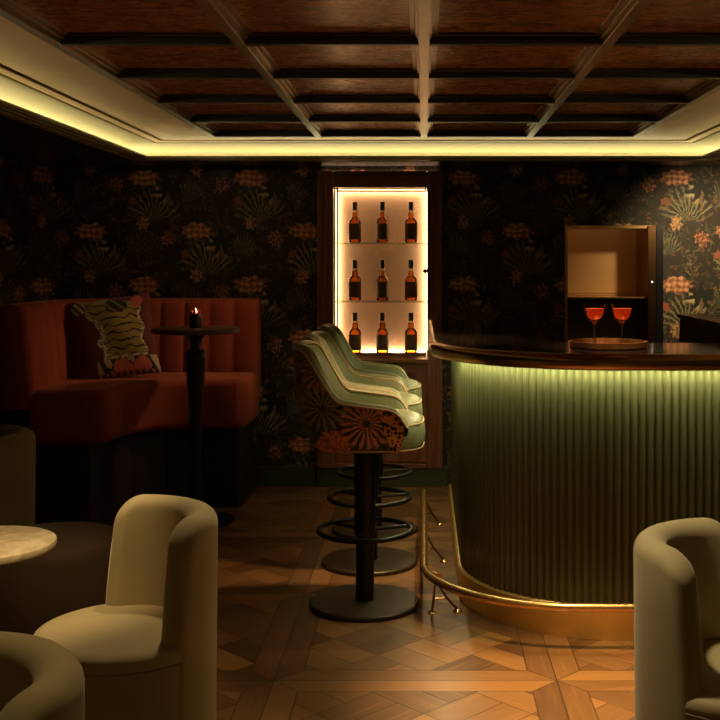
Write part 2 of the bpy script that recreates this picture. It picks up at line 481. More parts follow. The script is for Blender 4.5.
def tag(o, label, cat, group=None):
    o['label'] = label; o['category'] = cat
    if group: o['group'] = group
    return o
def thing(name, label, cat, loc=(0, 0, 0), rz=0, group=None):
    o = bpy.data.objects.new(name, None); COL.objects.link(o); o.location = loc; o.rotation_euler = (0, 0, rz)
    o.empty_display_size = .1
    return tag(o, label, cat, group)
def struct(o): o['kind'] = 'structure'; return o
def dup(root, loc, rz, label, parent=None):
    r = root.copy(); COL.objects.link(r)
    if parent is None:
        r.location = loc; r.rotation_euler = (0, 0, rz); r['label'] = label
    else: r.parent = parent
    for ch in list(root.children): dup(ch, None, None, None, r)
    return r
def arc(cx, cy, r, a0, a1, n=16):
    return [(cx + r * cos(radians(a0 + (a1 - a0) * i / n)), cy + r * sin(radians(a0 + (a1 - a0) * i / n))) for i in range(n + 1)]

# ------------------------------------------------------------------ room shell
WT = 2.066
struct(MB().add([(-3.3, -.6, 0), (2.4, -.6, 0), (2.4, 7.2, 0), (-3.3, 7.2, 0), (-3.3, -.6, -.1), (2.4, -.6, -.1), (2.4, 7.2, -.1), (-3.3, 7.2, -.1)],
                [(0, 1, 2, 3), (7, 6, 5, 4), (0, 4, 5, 1), (1, 5, 6, 2), (2, 6, 7, 3), (3, 7, 4, 0)]).build('floor', M['floor'], smooth=False))
CX0, CX1, CZ0, CZ1 = -.583, .019, .85, 1.93          # lit cabinet opening
NX0, NX1, NZ0, NZ1 = .914, 1.497, .90, 1.683         # serving niche opening
wb = MB()
ZT = 2.12
wb.box(-2.45, CX0, 7.0, 7.1, 0, ZT); wb.box(CX0, CX1, 7.0, 7.1, 0, CZ0); wb.box(CX0, CX1, 7.0, 7.1, CZ1, ZT)
wb.box(CX1, NX0, 7.0, 7.1, 0, ZT); wb.box(NX0, NX1, 7.0, 7.1, 0, NZ0); wb.box(NX0, NX1, 7.0, 7.1, NZ1, ZT); wb.box(NX1, 2.46, 7.0, 7.1, 0, ZT)
struct(wb.build('wall_back', M['wallpaper'], smooth=False))
wl = MB().prism([(-2.36, 7.0), (-3.1, 4.2), (-3.1, -.6), (-3.2, -.6), (-3.2, 4.25), (-2.46, 7.1)], 0, ZT)
struct(wl.build('wall_left', M['wallpaper'], smooth=False))
struct(MB().box(2.36, 2.46, -.6, 7.0, 0, ZT).build('wall_right', M['wallpaper'], smooth=False))
# painted skirting, broken by the cabinet and the bar
struct(MB().box(-2.36, -.70, 6.975, 7.0, 0, .125).box(.13, .155, 6.975, 7.0, 0, .125).build('baseboard_back', M['green_paint'], smooth=False))
struct(MB().sweep([(-3.1, -.6), (-3.1, 4.2), (-2.36, 6.97)], [(0.0, 0), (.022, 0), (.022, .12), (.0, .125)]).build('baseboard_left', M['green_paint'], smooth=False))

# ceiling: the dropped soffit, lit cove, gilded margin and coffered field
path = [(1.54, -.6), (1.54, 6.354), (-1.54, 6.354), (-1.54, -.6)]
sf = MB()
sf.prism([(-3.3, -.6), (-1.775, -.6), (-1.775, 6.589), (1.775, 6.589), (1.775, -.6), (2.46, -.6), (2.46, 7.1), (-3.3, 7.1)], WT, WT + .012)
struct(sf.build('ceiling', M['dark_soffit'], smooth=False)).name = 'ceiling_soffit'
lip = MB().sweep(path, [(.12, 2.088), (.12, 2.079), (.135, 2.079), (.135, 2.075), (.165, 2.075), (.165, 2.071), (.20, 2.071), (.20, 2.068), (.24, 2.066), (.26, 2.066), (.26, 2.072), (.20, 2.073), (.135, 2.080), (.132, 2.088)])
struct(lip.build('trim_cove_lip', M['lip_paint'], smooth=False))
cv = [(.065, 2.158), (.08, 2.155)] + [(.08 + .18 * sin(t * pi / 20), 2.09 + .065 * cos(t * pi / 20)) for t in range(1, 11)] + [(.262, 2.07), (.262, 2.24), (.065, 2.24)]
struct(MB().sweep(path, cv).build('trim_cove_face', M['cove_paint'], angle=50))
struct(MB().sweep(path, [(0, 2.168), (0, 2.20), (.012, 2.20), (.012, 2.163), (.052, 2.160), (.052, 2.20), (.065, 2.20), (.065, 2.24), (-.01, 2.24), (-.01, 2.168)]).build('trim_cove_bead', M['margin_paint'], smooth=False))
struct(MB().sweep(path, [(-.375, 2.168), (-.0, 2.168), (0, 2.24), (-.375, 2.24)]).build('ceiling_margin', M['margin_paint'], smooth=False))
struct(MB().sweep(path, [(.232, 2.074), (.242, 2.094), (.244, 2.093), (.234, 2.072)]).build('trim_cove_light', M['led_cove'], smooth=False))
struct(MB().box(-1.19, 1.19, -.6, 6.0, 2.178, 2.24).build('ceiling_panels', M['ceil'], smooth=False))
def beamprof(x0, x1): return None
BX = [-1.175, -.5875, 0, .5875, 1.175]
BYS = [5.99 - .633 * k for k in range(0, 11)]
for i, x in enumerate(BX):
    b = MB().box(x - .028, x + .028, -.6, 6.0, 2.160, 2.180).box(x - .018, x + .018, -.6, 6.002, 2.143, 2.162)
    b.box(x - .045, x + .045, -.6, 6.0, 2.171, 2.180)
    struct(b.build('trim_ceiling_rib', M['beam'], smooth=False, bevel=.002, seg=1))
for y in BYS:
    b = MB().box(-1.175, 1.175, y - .018, y + .018, 2.1435, 2.180).box(-1.175, 1.175, y - .034, y + .034, 2.168, 2.181)
    struct(b.build('trim_ceiling_crossbar', M['beam_shaded'], smooth=False, bevel=.002, seg=1))
struct(MB().box(-3.3, 2.46, -.6, 7.1, 2.245, 2.26).build('ceiling', M['dark_soffit'], smooth=False))

# ------------------------------------------------------------------ lit display cabinet
t = thing('display_cabinet', 'tall mahogany wall cabinet with a glowing glass-shelved niche of bottles', 'cabinet', (-.285, 6.94, 0))
ox, oy = -.285, 6.94
def L(x0, x1, y0, y1, z0, z1, mb): return mb.box(x0 - ox, x1 - ox, y0 - oy, y1 - oy, z0, z1)
mb = MB()
L(-.687, -.583, 6.94, 7.0, .125, 2.035, mb); L(.019, .117, 6.94, 7.0, .125, 2.035, mb)
mb.build('side_stile', M['wood_red'], t, smooth=False, bevel=.005)
mb = MB(); L(-.583, .019, 6.94, 7.0, 1.93, 2.035, mb); mb.build('top_rail', M['wood_red_h'], t, smooth=False, bevel=.005)
mb = MB(); L(-.66, -.645, 6.925, 6.945, .16, 2.01, mb); L(.075, .09, 6.925, 6.945, .16, 2.01, mb); L(-.66, .09, 6.925, 6.945, 1.995, 2.01, mb)
L(-.62, -.612, 6.93, 6.945, .2, 1.975, mb); L(.046, .054, 6.93, 6.945, .2, 1.975, mb)
mb.build('moulding', M['wood_red'], t, smooth=False, bevel=.003, seg=1)
mb = MB().add([(x - ox, y - oy, z) for x, y, z in [(-.60, 6.875, .806), (.036, 6.875, .806), (.036, 7.0, .806), (-.60, 7.0, .806), (-.60, 6.875, .828), (.036, 6.875, .828), (.036, 7.0, .850), (-.60, 7.0, .850)]], [(0, 3, 2, 1), (4, 5, 6, 7), (0, 1, 5, 4), (1, 2, 6, 5), (2, 3, 7, 6), (3, 0, 4, 7)])
mb.build('ledge', M['wood_red_h'], t, smooth=False, bevel=.006)
# recess lining
mb = MB(); L(-.603, -.583, 7.0, 7.24, .83, 1.95, mb); L(.019, .039, 7.0, 7.24, .83, 1.95, mb); L(-.583, .019, 7.0, 7.24, 1.93, 1.95, mb); L(-.583, .019, 6.99, 7.24, .83, .85, mb)
mb.build('recess_lining', M['onyx'], t, smooth=False)
mb = MB(); L(-.603, .039, 7.24, 7.26, .83, 1.95, mb); mb.build('back_panel', M['onyx'], t, smooth=False)
mb = MB(); L(-.66, .09, 6.985, 6.998, 2.0355, 2.0375, mb); mb.build('added_glow', emis('cabinet_added_glow', (1.0, .60, .36), 3.0), t, smooth=False)  # added glow strip for the pink band on the soffit above
# inner dark glazing frame
mb = MB(); L(-.566, -.556, 6.985, 6.998, .85, 1.93, mb); L(.006, .013, 6.985, 6.998, .85, 1.93, mb)
L(-.566, .013, 6.985, 6.998, 1.904, 1.915, mb); L(-.566, .013, 6.985, 6.998, .85, .862, mb)
mb.build('glazing_frame', M['wood_dark'], t, smooth=False)
# led strips in the four rear corners behind the frame
mb = MB(); L(-.583, -.577, 7.215, 7.235, .86, 1.92, mb); L(.013, .019, 7.215, 7.235, .86, 1.92, mb)
L(-.57, .006, 7.215, 7.235, 1.924, 1.93, mb); L(-.57, .006, 7.215, 7.235, .85, .856, mb)
mb.build('light_strip', M['led_cab'], t, smooth=False)
for z in (1.577, 1.197):
    mb = MB(); L(-.583, .019, 7.01, 7.20, z - .010, z - .002, mb); mb.build('glass_shelf', M['shelf_glass'], t, smooth=False)
mb = MB().tube([(0.008 - ox, 6.985 - oy, 1.392), (0.008 - ox, 6.96 - oy, 1.392)], .006, 10)
mb.lathe([(0, -.014), (.010, -.012), (.014, -.004), (.014, .004), (.009, .012), (0, .014)], 14)
for i in range(len(mb.v) - 6 * 14, len(mb.v)):
    x, y, z = mb.v[i]; mb.v[i] = (x + .008 - ox, z + 6.952 - oy, y + 1.392)
mb.build('door_knob', M['black_metal'], t)
# lower door
dr = MB(); L(-.583, -.52, 6.955, 6.99, .16, .822, dr); L(-.045, .019, 6.955, 6.99, .16, .822, dr); L(-.52, -.045, 6.955, 6.99, .745, .822, dr); L(-.52, -.045, 6.955, 6.99, .16, .24, dr)
door = dr.build('door', M['wood_red'], t, smooth=False, bevel=.004)
mb = MB(); L(-.525, -.04, 6.972, 6.985, .235, .75, mb); mb.build('door_panel', M['wood_panel'], door, smooth=False)
mb = MB(); L(-.52, -.51, 6.962, 6.974, .24, .745, mb); L(-.055, -.045, 6.962, 6.974, .24, .745, mb); L(-.51, -.055, 6.962, 6.974, .735, .745, mb); L(-.51, -.055, 6.962, 6.974, .24, .25, mb)
mb.build('panel_moulding', M['wood_red'], door, smooth=False, bevel=.003, seg=1)
mb = MB(); L(-.583, .019, 6.93, 7.0, .125, .155, mb); mb.build('bottom_rail', M['wood_red_h'], t, smooth=False, bevel=.006)
mb = MB(); L(-.687, .117, 6.955, 7.0, 0, .125, mb); mb.build('base', M['green_paint'], t, smooth=False)

# bottles
def make_bottle():
    t = thing('whisky_bottle', '', 'bottle', (0, 0, 0))
    MB().lathe([(0, .002), (.034, .002), (.039, .006), (.0410, .014), (.0410, .128), (.0395, .142), (.034, .154), (.025, .162), (.0205, .168), (.0195, .196)], 28).build('bottle_body', M['whisky'], t)
    MB().lathe([(.0195, .196), (.0150, .200), (.0145, .216)], 24, cap=False).build('neck', M['neck'], t)
    MB().lathe([(.0, .214), (.0160, .214), (.0165, .217), (.0165, .264), (.0155, .268), (0, .268)], 24).build('cap', M['cap'], t)
    lb = MB(); n = 28
    rows = [[(.0418 * cos(a), .0418 * sin(a), z) for a in [radians(-90 - 78 + 156 * i / n) for i in range(n + 1)]] for z in (.022, .126)]
    lb.grid(rows).build('label', M['label'], t)
    return t
shelf_names = {0: 'top glass shelf', 1: 'middle glass shelf', 2: 'bottom ledge'}
pos_names = ['left', 'middle', 'right']
bt = None
for r, z in enumerate((1.5755, 1.1955, .8505)):
    for c, px in enumerate((355, 382.5, 411)):
        x = (px - 424) * 7.08 / F
        lab = 'dark-labelled whisky bottle, %s one on the %s of the lit cabinet' % (pos_names[c], shelf_names[r])
        if bt is None: bt = make_bottle(); o = bt; o.location = (x, 7.08, z); o['label'] = lab
        else: o = dup(bt, (x, 7.08, z), 0, lab)
        o['group'] = 'whisky bottles in the lit cabinet'

# ------------------------------------------------------------------ serving niche in the wall
t = thing('serving_niche', 'brass-framed recess in the wallpapered wall behind the cocktail tray', 'niche', ((NX0 + NX1) / 2, 6.98, NZ0))
ox, oy, oz = (NX0 + NX1) / 2, 6.98, NZ0
def L3(x0, x1, y0, y1, z0, z1, mb): return mb.box(x0 - ox, x1 - ox, y0 - oy, y1 - oy, z0 - oz, z1 - oz)
mb = MB(); L3(NX0 - .006, NX0 + .014, 6.97, 7.35, NZ0, NZ1 + .004, mb); L3(NX0, NX1, 6.97, 7.0, NZ1 - .018, NZ1 + .004, mb); L3(NX0, NX1, 7.0, 7.35, NZ1 - .002, NZ1 + .004, mb); mb.build('frame', M['brass'], t, smooth=False, bevel=.002, seg=1)
mb = MB(); L3(1.442, NX1, 6.955, 7.35, NZ0, NZ1, mb); mb.build('jamb', M['brass_dark'], t, smooth=False, bevel=.003, seg=1)
mb = MB(); L3(NX1, NX1 + .043, 6.95, 6.999, NZ0, NZ1 + .006, mb); mb.build('black_edge', M['black'], t, smooth=False)
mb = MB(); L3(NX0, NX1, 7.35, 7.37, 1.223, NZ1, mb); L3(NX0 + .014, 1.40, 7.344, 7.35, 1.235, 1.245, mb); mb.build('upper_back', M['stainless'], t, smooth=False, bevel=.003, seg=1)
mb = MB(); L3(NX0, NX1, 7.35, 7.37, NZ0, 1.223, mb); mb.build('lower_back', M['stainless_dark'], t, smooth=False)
mb = MB(); L3(NX0 + .014, 1.442, 7.0, 7.35, 1.215, 1.223, mb); mb.build('shelf', M['brass'], t, smooth=False)
mb = MB(); L3(NX0, NX1, 6.98, 7.35, NZ0, NZ0 + .01, mb); mb.build('sill', M['stainless_dark'], t, smooth=False)
mb = MB(); L3(NX0 + .02, 1.435, 7.005, 7.02, 1.673, 1.680, mb); mb.build('added_glow', emis('niche_added_glow', (1.0, .62, .28), 5), t, smooth=False)  # added hidden glow strip to brighten the upper back of the niche
mb = MB(); mb.lathe([(0, -.002), (.005, -.002), (.005, .002), (0, .002)], 14)
mb.v = [(x + 1.469 - ox, z + 6.952 - oy, y + 1.322 - oz) for x, y, z in mb.v]
mb.build('indicator_light', emis('white_indicator', (.85, .9, 1.0), 3.0), t)

# ------------------------------------------------------------------ bar
BX0, BY0, R = .16, 4.75, .60
bar = thing('bar_counter', 'curved bar with reeded green front, bronze edge and glowing underside', 'bar counter', (.9, 4.5, 0))
bo = (-.9, -4.5)
def sh(p): return [(x + bo[0], y + bo[1]) for x, y in p]
BEND = 6.45; XE = 2.34
fine = [(BX0, BEND)]
def dense(path, step):
    out = [path[0]]; tot = [0]
    for a, c in zip(path, path[1:]): tot.append(tot[-1] + math.dist(a, c))
    n = int(tot[-1] / step); j = 0; out = []
    for k in range(n + 1):
        d = tot[-1] * k / n
        while j < len(tot) - 2 and tot[j + 1] < d: j += 1
        f_ = (d - tot[j]) / (tot[j + 1] - tot[j]); a, c = path[j], path[j + 1]
        out.append((a[0] + (c[0] - a[0]) * f_, a[1] + (c[1] - a[1]) * f_))
    return out
bpath = [(BX0, BEND)] + arc(BX0 + R, BY0, R, 180, 270, 96) + [(XE, BY0 - R)]
RW = .0315
dp = dense(bpath, RW / 8)
MB().sweep(sh(dp), [(0.0, .128), (0.0, 1.045), (-.02, 1.045), (-.02, .128)], off_fn=lambda s_: .014 * abs(sin(pi * s_ / RW)) - .014).build('reeded_front', M['reed'], bar, angle=60)
MB().sweep(sh(bpath), [(.012, .0), (.012, .122), (.004, .128), (-.03, .128), (-.03, 0)]).build('plinth', M['brass_plinth'], bar, angle=30)
MB().sweep(sh([(BX0, BEND)] + arc(BX0 + R, BY0, R, 180, 270, 24) + [(XE, BY0 - R)]), [(-.021, .0), (-.021, 1.052), (-.36, 1.052), (-.36, 0)]).build('carcass', M['wood_dark'], bar, smooth=False)
# counter top
op = [(x, y) for x, y in [(BX0 - .115, BEND)] + arc(BX0 + R, BY0, R + .115, 180, 270, 40) + [(XE, BY0 - R - .115)]]
ip = [(XE, 4.62)] + arc(.66, 4.68, .06, 270, 180, 6) + [(.60, BEND)]
MB().prism(sh(op + ip), 1.052, 1.104).build('counter_top', M['counter'], bar, smooth=False, bevel=.002, seg=1)
nose = [(.110, 1.046), (.112, 1.043), (.128, 1.045), (.137, 1.052), (.142, 1.066), (.142, 1.086), (.137, 1.098), (.126, 1.105), (.110, 1.1065), (.100, 1.105), (.100, 1.047)]
MB().sweep(sh([(BX0, BEND)] + arc(BX0 + R, BY0, R, 180, 270, 40) + [(XE, BY0 - R)]), nose).build('bronze_edge', M['brass_dark'], bar, angle=50)
MB().sweep(sh([(BX0, BEND - .03)] + arc(BX0 + R, BY0, R, 180, 270, 24) + [(XE - .02, BY0 - R)]), [(.022, 1.039), (.042, 1.039), (.042, 1.0435), (.022, 1.0435)]).build('light_strip', M['led_bar'], bar, smooth=False)
MB().sweep(sh([(BX0, BEND)] + arc(BX0 + R, BY0, R, 180, 270, 24) + [(XE, BY0 - R)]), [(-.02, 1.044), (.113, 1.044), (.113, 1.053), (-.02, 1.053)]).build('underside', M['brass_dark'], bar, smooth=False)

# foot rail
rail = thing('foot_rail', 'brass foot rail on splayed legs running round the bar base', 'foot rail', (.0, 5.2, 0))
def rl(p): return [(x, y - 5.2, z) for x, y, z in p]
RZ = .165; rr = .165
rp = [(0, 6.03, RZ), (0, 5.6, RZ), (0, 5.0, RZ)] + [(x, y, RZ) for x, y in arc(.58, 4.60, .585, 180, 270, 28)][0:] + [(1.2, 4.0, RZ), (2.3, 4.0, RZ)]
rp = [(x if x > .0 else 0.0, y, z) for x, y, z in rp]
rp = [(x, y - .0, z) for x, y, z in rp]
MB().tube(rl(rp), .0165, 16).build('rail', M['brass'], rail)
MB().lathe([(0, -.02), (.017, -.016), (.021, 0), (.017, .016), (0, .02)], 16, 0, 6.03 - 5.2).build('end_cap', M['brass'], rail, loc=(0, 0, RZ))
def rleg(att, f1, f2):
    m1 = MB()
    for f_ in (f1, f2):
        a = Vector(att); c = Vector((f_[0], f_[1], .008)); mid = (a + c) / 2 + Vector((0, 0, -.012))
        m1.tube(rl([tuple(a), tuple(mid), tuple(c)]), .0055, 8)
    a = (Vector(att) + Vector((f1[0], f1[1], 0))) / 2; c = (Vector(att) + Vector((f2[0], f2[1], 0))) / 2
    a.z -= .01; c.z -= .01
    m1.tube(rl([tuple(a), tuple(c)]), .004, 6)
    lg = m1.build('leg', M['brass_dark'], rail)
    for f_ in (f1, f2):
        MB().lathe([(0, 0), (.020, 0), (.020, .004), (.010, .011), (0, .013)], 18, f_[0], f_[1] - 5.2).build('foot', M['brass'], lg)
    m2 = MB(); n = 14
    return lg
rleg((.047, 4.40, RZ - .01), (.033, 4.46), (.140, 4.48))
rleg((0, 5.20, RZ - .01), (0, 5.22), (.097, 5.22))
rleg((0, 5.93, RZ - .01), (0, 5.95), (.087, 5.95))
rleg((1.0, 4.005, RZ - .01), (1.0, 3.99), (1.0, 4.10))
rleg((1.8, 4.005, RZ - .01), (1.8, 3.99), (1.8, 4.10))
for (x, y) in ((.047, 4.40),):
    MB().tube(rl([(x - .010, y + .016, RZ), (x + .010, y - .016, RZ)]), .021, 16).build('clamp', M['brass'], rail)

# tray, cocktails
TX, TY, TZ = (608 - 424) * 4.38 / F, 4.385, 1.1042
tr = tag(MB().lathe([(0, 0), (.150, 0), (.158, .004), (.160, .026), (.155, .027), (.152, .008), (0, .006)], 56).build('serving_tray', M['copper'], loc=(TX, TY, TZ)),
         'round brass tray on the bar carrying two red cocktails', 'tray')
def make_glass():
    t = thing('cocktail_glass', '', 'cocktail glass')
    MB().lathe([(.0062, .088), (.012, .094), (.028, .100), (.038, .112), (.0435, .130), (.0505, .167), (.0493, .167), (.0422, .130), (.0366, .114), (.027, .103), (.0, .098)], 36).build('bowl', M['glass'], t)
    MB().lathe([(0, 0), (.033, .0), (.034, .002), (.012, .006), (.0058, .013), (.0050, .05), (.0054, .083), (.0064, .091), (0, .092)], 28).build('stem', M['stem_glass'], t)
    MB().lathe([(0, .0985), (.0265, .1036), (.0362, .1146), (.0418, .131), (.0455, .150), (.0, .150)], 36).build('drink', M['cocktail'], t)
    return t
g = make_glass(); g.location = ((594.5 - 424) * 4.38 / F, 4.38, TZ + .0068); g['group'] = 'red cocktails on the tray'
g['label'] = 'stemmed glass of red-orange cocktail, left one on the brass tray'
dup(g, ((622.3 - 424) * 4.38 / F, 4.38, TZ + .0068), 0, 'stemmed glass of red-orange cocktail, right one on the brass tray')

# service cabinet behind the bar
t = thing('service_cabinet', 'black sloping-sided cabinet with wooden top behind the bar at right', 'cabinet', (1.75, 5.4, 0))
MB().add([(-.46, -1.0, 0), (.55, -1.0, 0), (.55, .42, 0), (-.46, .42, 0), (-.375, -1.0, 1.15), (.55, -1.0, 1.15), (.55, .42, 1.15), (-.375, .42, 1.15)][0:8],
         [(0, 3, 2, 1), (4, 5, 6, 7), (0, 1, 5, 4), (1, 2, 6, 5), (2, 3, 7, 6), (3, 0, 4, 7)])
mb = MB(); mb.add([(-.42, -.55, 0), (.59, -.55, 0), (.59, .42, 0), (-.42, .42, 0), (-.372, -.55, 1.15), (.59, -.55, 1.15), (.59, .42, 1.15), (-.372, .42, 1.15)],
                  [(0, 3, 2, 1), (4, 5, 6, 7), (0, 1, 5, 4), (1, 2, 6, 5), (2, 3, 7, 6), (3, 0, 4, 7)])
mb.build('body', M['black'], t, smooth=False, bevel=.003, seg=1)
MB().box(-.385, .595, -.56, .43, 1.15, 1.172).build('top', M['wood_top'], t, smooth=False, bevel=.004)
pl = tag(MB().lathe([(0, .0), (.055, 0), (.07, .004), (.105, .014), (.107, .016), (.07, .009), (0, .006)], 40).build('plate', M['plate'], loc=(1.62, 5.62, 1.1725)),
         'small white plate on the black cabinet with wooden top at right', 'plate')
nb = MB()
nb.lathe([(0, 0), (.022, .002), (.034, .015), (.036, .03), (.03, .045), (.012, .052), (0, .05)], 18)
tag(nb.build('red_fruit', M['red_item'], loc=(1.60, 5.60, 1.179)), 'small red fruit on the white plate at the right edge', 'fruit')

# ------------------------------------------------------------------ bar stools
def stool_plan(t, sc=1.0, bx=.0):
    """t in 0..1 : near tip, round the back, far tip"""
    xf, xs, xb, hb = .180, -.02, -.30, .245
    s1 = xf - xs; sa = 1.25 * (hb + abs(xb - xs)) * .95; tot = 2 * s1 + sa; d = t * tot
    if d < s1: x, y = xf - d, -hb
    elif d > s1 + sa: x, y = xs + (d - s1 - sa), hb
    else:
        a = -pi / 2 + pi * (d - s1) / sa; e = 2 / 2.5
        cx_, sy_ = cos(a), sin(a)
        x = xs - (xs - xb) * (abs(cx_) ** e); y = hb * (abs(sy_) ** e) * (1 if sy_ > 0 else -1)
    return x, y
def rim(x):
    if x < -.245: return 1.088 + (-.245 - x) * .1
    if x < -.10:
        u = (x + .245) / .145; return 1.088 + (.880 - 1.088) * (u * .85 + .15 * u * u * (3 - 2 * u))
    if x < .09: return .880 - (x + .10) / .19 * .025
    u = min(1, (x - .09) / .092); return .855 - .095 * (1 - sqrt(max(0, 1 - u * u)))
def rimx(x):
    # soften the two corners
    return sum(rim(x + d) for d in (-.02, -.012, -.004, .004, .012, .02)) / 6
def body_sc(z):
    zs = [(.668, .50), (.671, .74), (.680, .83), (.705, .88), (.76, .925), (.83, .955), (.92, .98), (1.12, 1.0)]
    for (a, b_), (c, d) in zip(zs, zs[1:]):
        if z <= c: return b_ + (d - b_) * (z - a) / (c - a)
    return 1.0
def make_stool():
    t = thing('bar_stool', '', 'bar stool')
    MB().lathe([(0, 0), (.228, 0), (.231, .003), (.231, .016), (.226, .021), (.05, .024), (0, .024)], 64).build('base_plate', M['dark_disc'], t)
    MB().lathe([(.039, .022), (.039, .30), (.045, .302), (.045, .65), (.07, .66), (.13, .668), (.13, .672)], 32).build('column', M['black_metal'], t)
    ring = MB(); ring.tube([(.195 * cos(a), .195 * sin(a), .318) for a in [2 * pi * i / 56 for i in range(56)]], .0115, 12, closed=True)
    fr_ = ring.build('footrest_ring', M['black_metal'], t)
    sp = MB()
    for a in (20, 140, 260): sp.tube([(.04 * cos(radians(a)), .04 * sin(radians(a)), .318), (.19 * cos(radians(a)), .19 * sin(radians(a)), .318)], .008, 8)
    sp.build('spoke', M['black_metal'], fr_)
    N = 72; Mv = 16; rows = []
    for j in range(Mv + 1):
        row = []
        for i in range(N + 1):
            x, y = stool_plan(i / N); zt = rimx(x); v = j / Mv
            if j == 0: z = .668; sc = .0
            else:
                v = (j - 1) / (Mv - 1); z = .6685 + (zt - .6685) * (v ** 1.6 if v < 1 else 1); sc = body_sc(z)
            row.append((x * sc * (1 - (.14 * max(0, (.95 - z) / .28) if x < 0 else 0)), y * sc, z))
        rows.append(row)
    MB().grid(rows).build('shell', M['print'], t, angle=80)
    # front closing panel between the arms, under the seat
    fp = MB(); rows = []
    for j in range(6):
        z = .669 + (.79 - .669) * j / 5; sc = body_sc(z); x, y = .165 * sc, .245 * sc
        rows.append([(x + .012 * cos(pi * (i / 10 - .5)), -y + 2 * y * i / 10, z) for i in range(11)])
    fp.grid(rows).build('front_panel', M['print'], t)
    # padded green lining: over the rim, down the inside to the seat
    rows = []; prof = []
    for j in range(12):
        u = j / 11
        if u < .4:
            a = pi * (1 - u / .4); off = .024 + .024 * cos(a); dz = .020 * sin(a)
            prof.append((off, dz, None))
        else: prof.append((.048 + .012 * sin(pi * (u - .4) / .6), None, (u - .4) / .6))
    def normal(i):
        x0, y0 = stool_plan(max(0, i - 1) / N); x1, y1 = stool_plan(min(N, i + 1) / N)
        d = Vector((x1 - x0, y1 - y0)).normalized(); return Vector((-d.y, d.x)) * -1
    for i in range(N + 1):
        x, y = stool_plan(i / N); zt = rimx(x); n = normal(i)
        if n.dot(Vector((-.02 - x, -y))) < 0: n = -n
        tipf = min(1, min(i, N - i) / 3.0); tipf = sqrt(max(0, 1 - (1 - tipf) ** 2))
        row = []
        for off, dz, dn in prof:
            o_ = off if i not in (0, N) else off
            z = zt + dz * (.3 + .7 * tipf) if dz is not None else zt + (.745 - zt) * dn
            if dn is not None: z = min(z, zt)
            row.append((x + n.x * o_ - (1 - tipf) * .0, y + n.y * o_, z))
        rows.append(row)
    MB().grid(rows).build('lining', M['leather'], t, angle=80)
    for e in (0, N):
        r_ = rows[e]; x, y = stool_plan(e / N); sg = 1
        c_ = MB(); R2 = []
        for k in range(5):
            a = pi / 2 * k / 4
            ym = (y + rows[e][6][1]) / 2
            R2.append([(px_ + .020 * sin(a) * max(0, min(1, (pz_ - .765) / .05)), ym + (py_ - ym) * (cos(a) * .75 + .25), pz_ - .006 * (1 - cos(a))) for px_, py_, pz_ in r_])
        c_.grid(R2); c_.add(R2[-1], [tuple(range(len(R2[-1])))])
        c_.build('arm_end', M['leather'], t, angle=80)
    # piping on outer and inner rim
    pts = [(stool_plan(i / N)[0], stool_plan(i / N)[1], rimx(stool_plan(i / N)[0]) + .002) for i in range(N + 1)]
    MB().tube(pts, .0045, 8).build('outer_piping', M['piping'], t)
    pts = [(r_[4][0], r_[4][1], r_[4][2] + .002) for r_ in rows]
    MB().tube(pts, .0035, 8).build('inner_piping', M['piping'], t)
    # seat cushion
    def cush(a):
        e = 2 / 3.0; c_, s_ = cos(a), sin(a)
        x = .235 * (abs(c_) ** e) * (1 if c_ > 0 else -.85) + .02; y = .216 * (abs(s_) ** e) * (1 if s_ > 0 else -1)
        if c_ > 0: y *= 1.0
        return x, y
    pr = [(.84, .674), (.93, .680), (.985, .700), (1.005, .732), (.992, .762), (.955, .785), (.89, .801), (.74, .812), (.4, .816), (0.0, .816)]
    rows = []
    for s_, z in pr:
        row = []
        for i in range(48):
            x, y = cush(2 * pi * i / 48); row.append((x * s_, y * s_, z + .003 * sin(9 * y * s_ / .2) * (1 if s_ > .3 and z > .8 else 0)))
        rows.append(row)
    MB().grid(rows, closed_u=True).build('seat', M['leather'], t, angle=80)
    for zz, k in ((.785, .975), (.684, .975)):
        MB().tube([(cush(2 * pi * i / 48)[0] * k, cush(2 * pi * i / 48)[1] * k, zz) for i in range(48)], .0035, 8, closed=True).build('seat_piping', M['piping'], t)
    return t
st = make_stool(); st.location = (-.25, 4.57, 0); st['group'] = 'bar stools along the bar'
st['label'] = 'green leather bar stool with botanical print shell, nearest of the row'
dup(st, (-.262, 5.20, 0), 0, 'green leather bar stool, middle of the row at the bar')
dup(st, (-.266, 5.83, 0), 0, 'green leather bar stool farthest back, nearest the lit bottle cabinet')

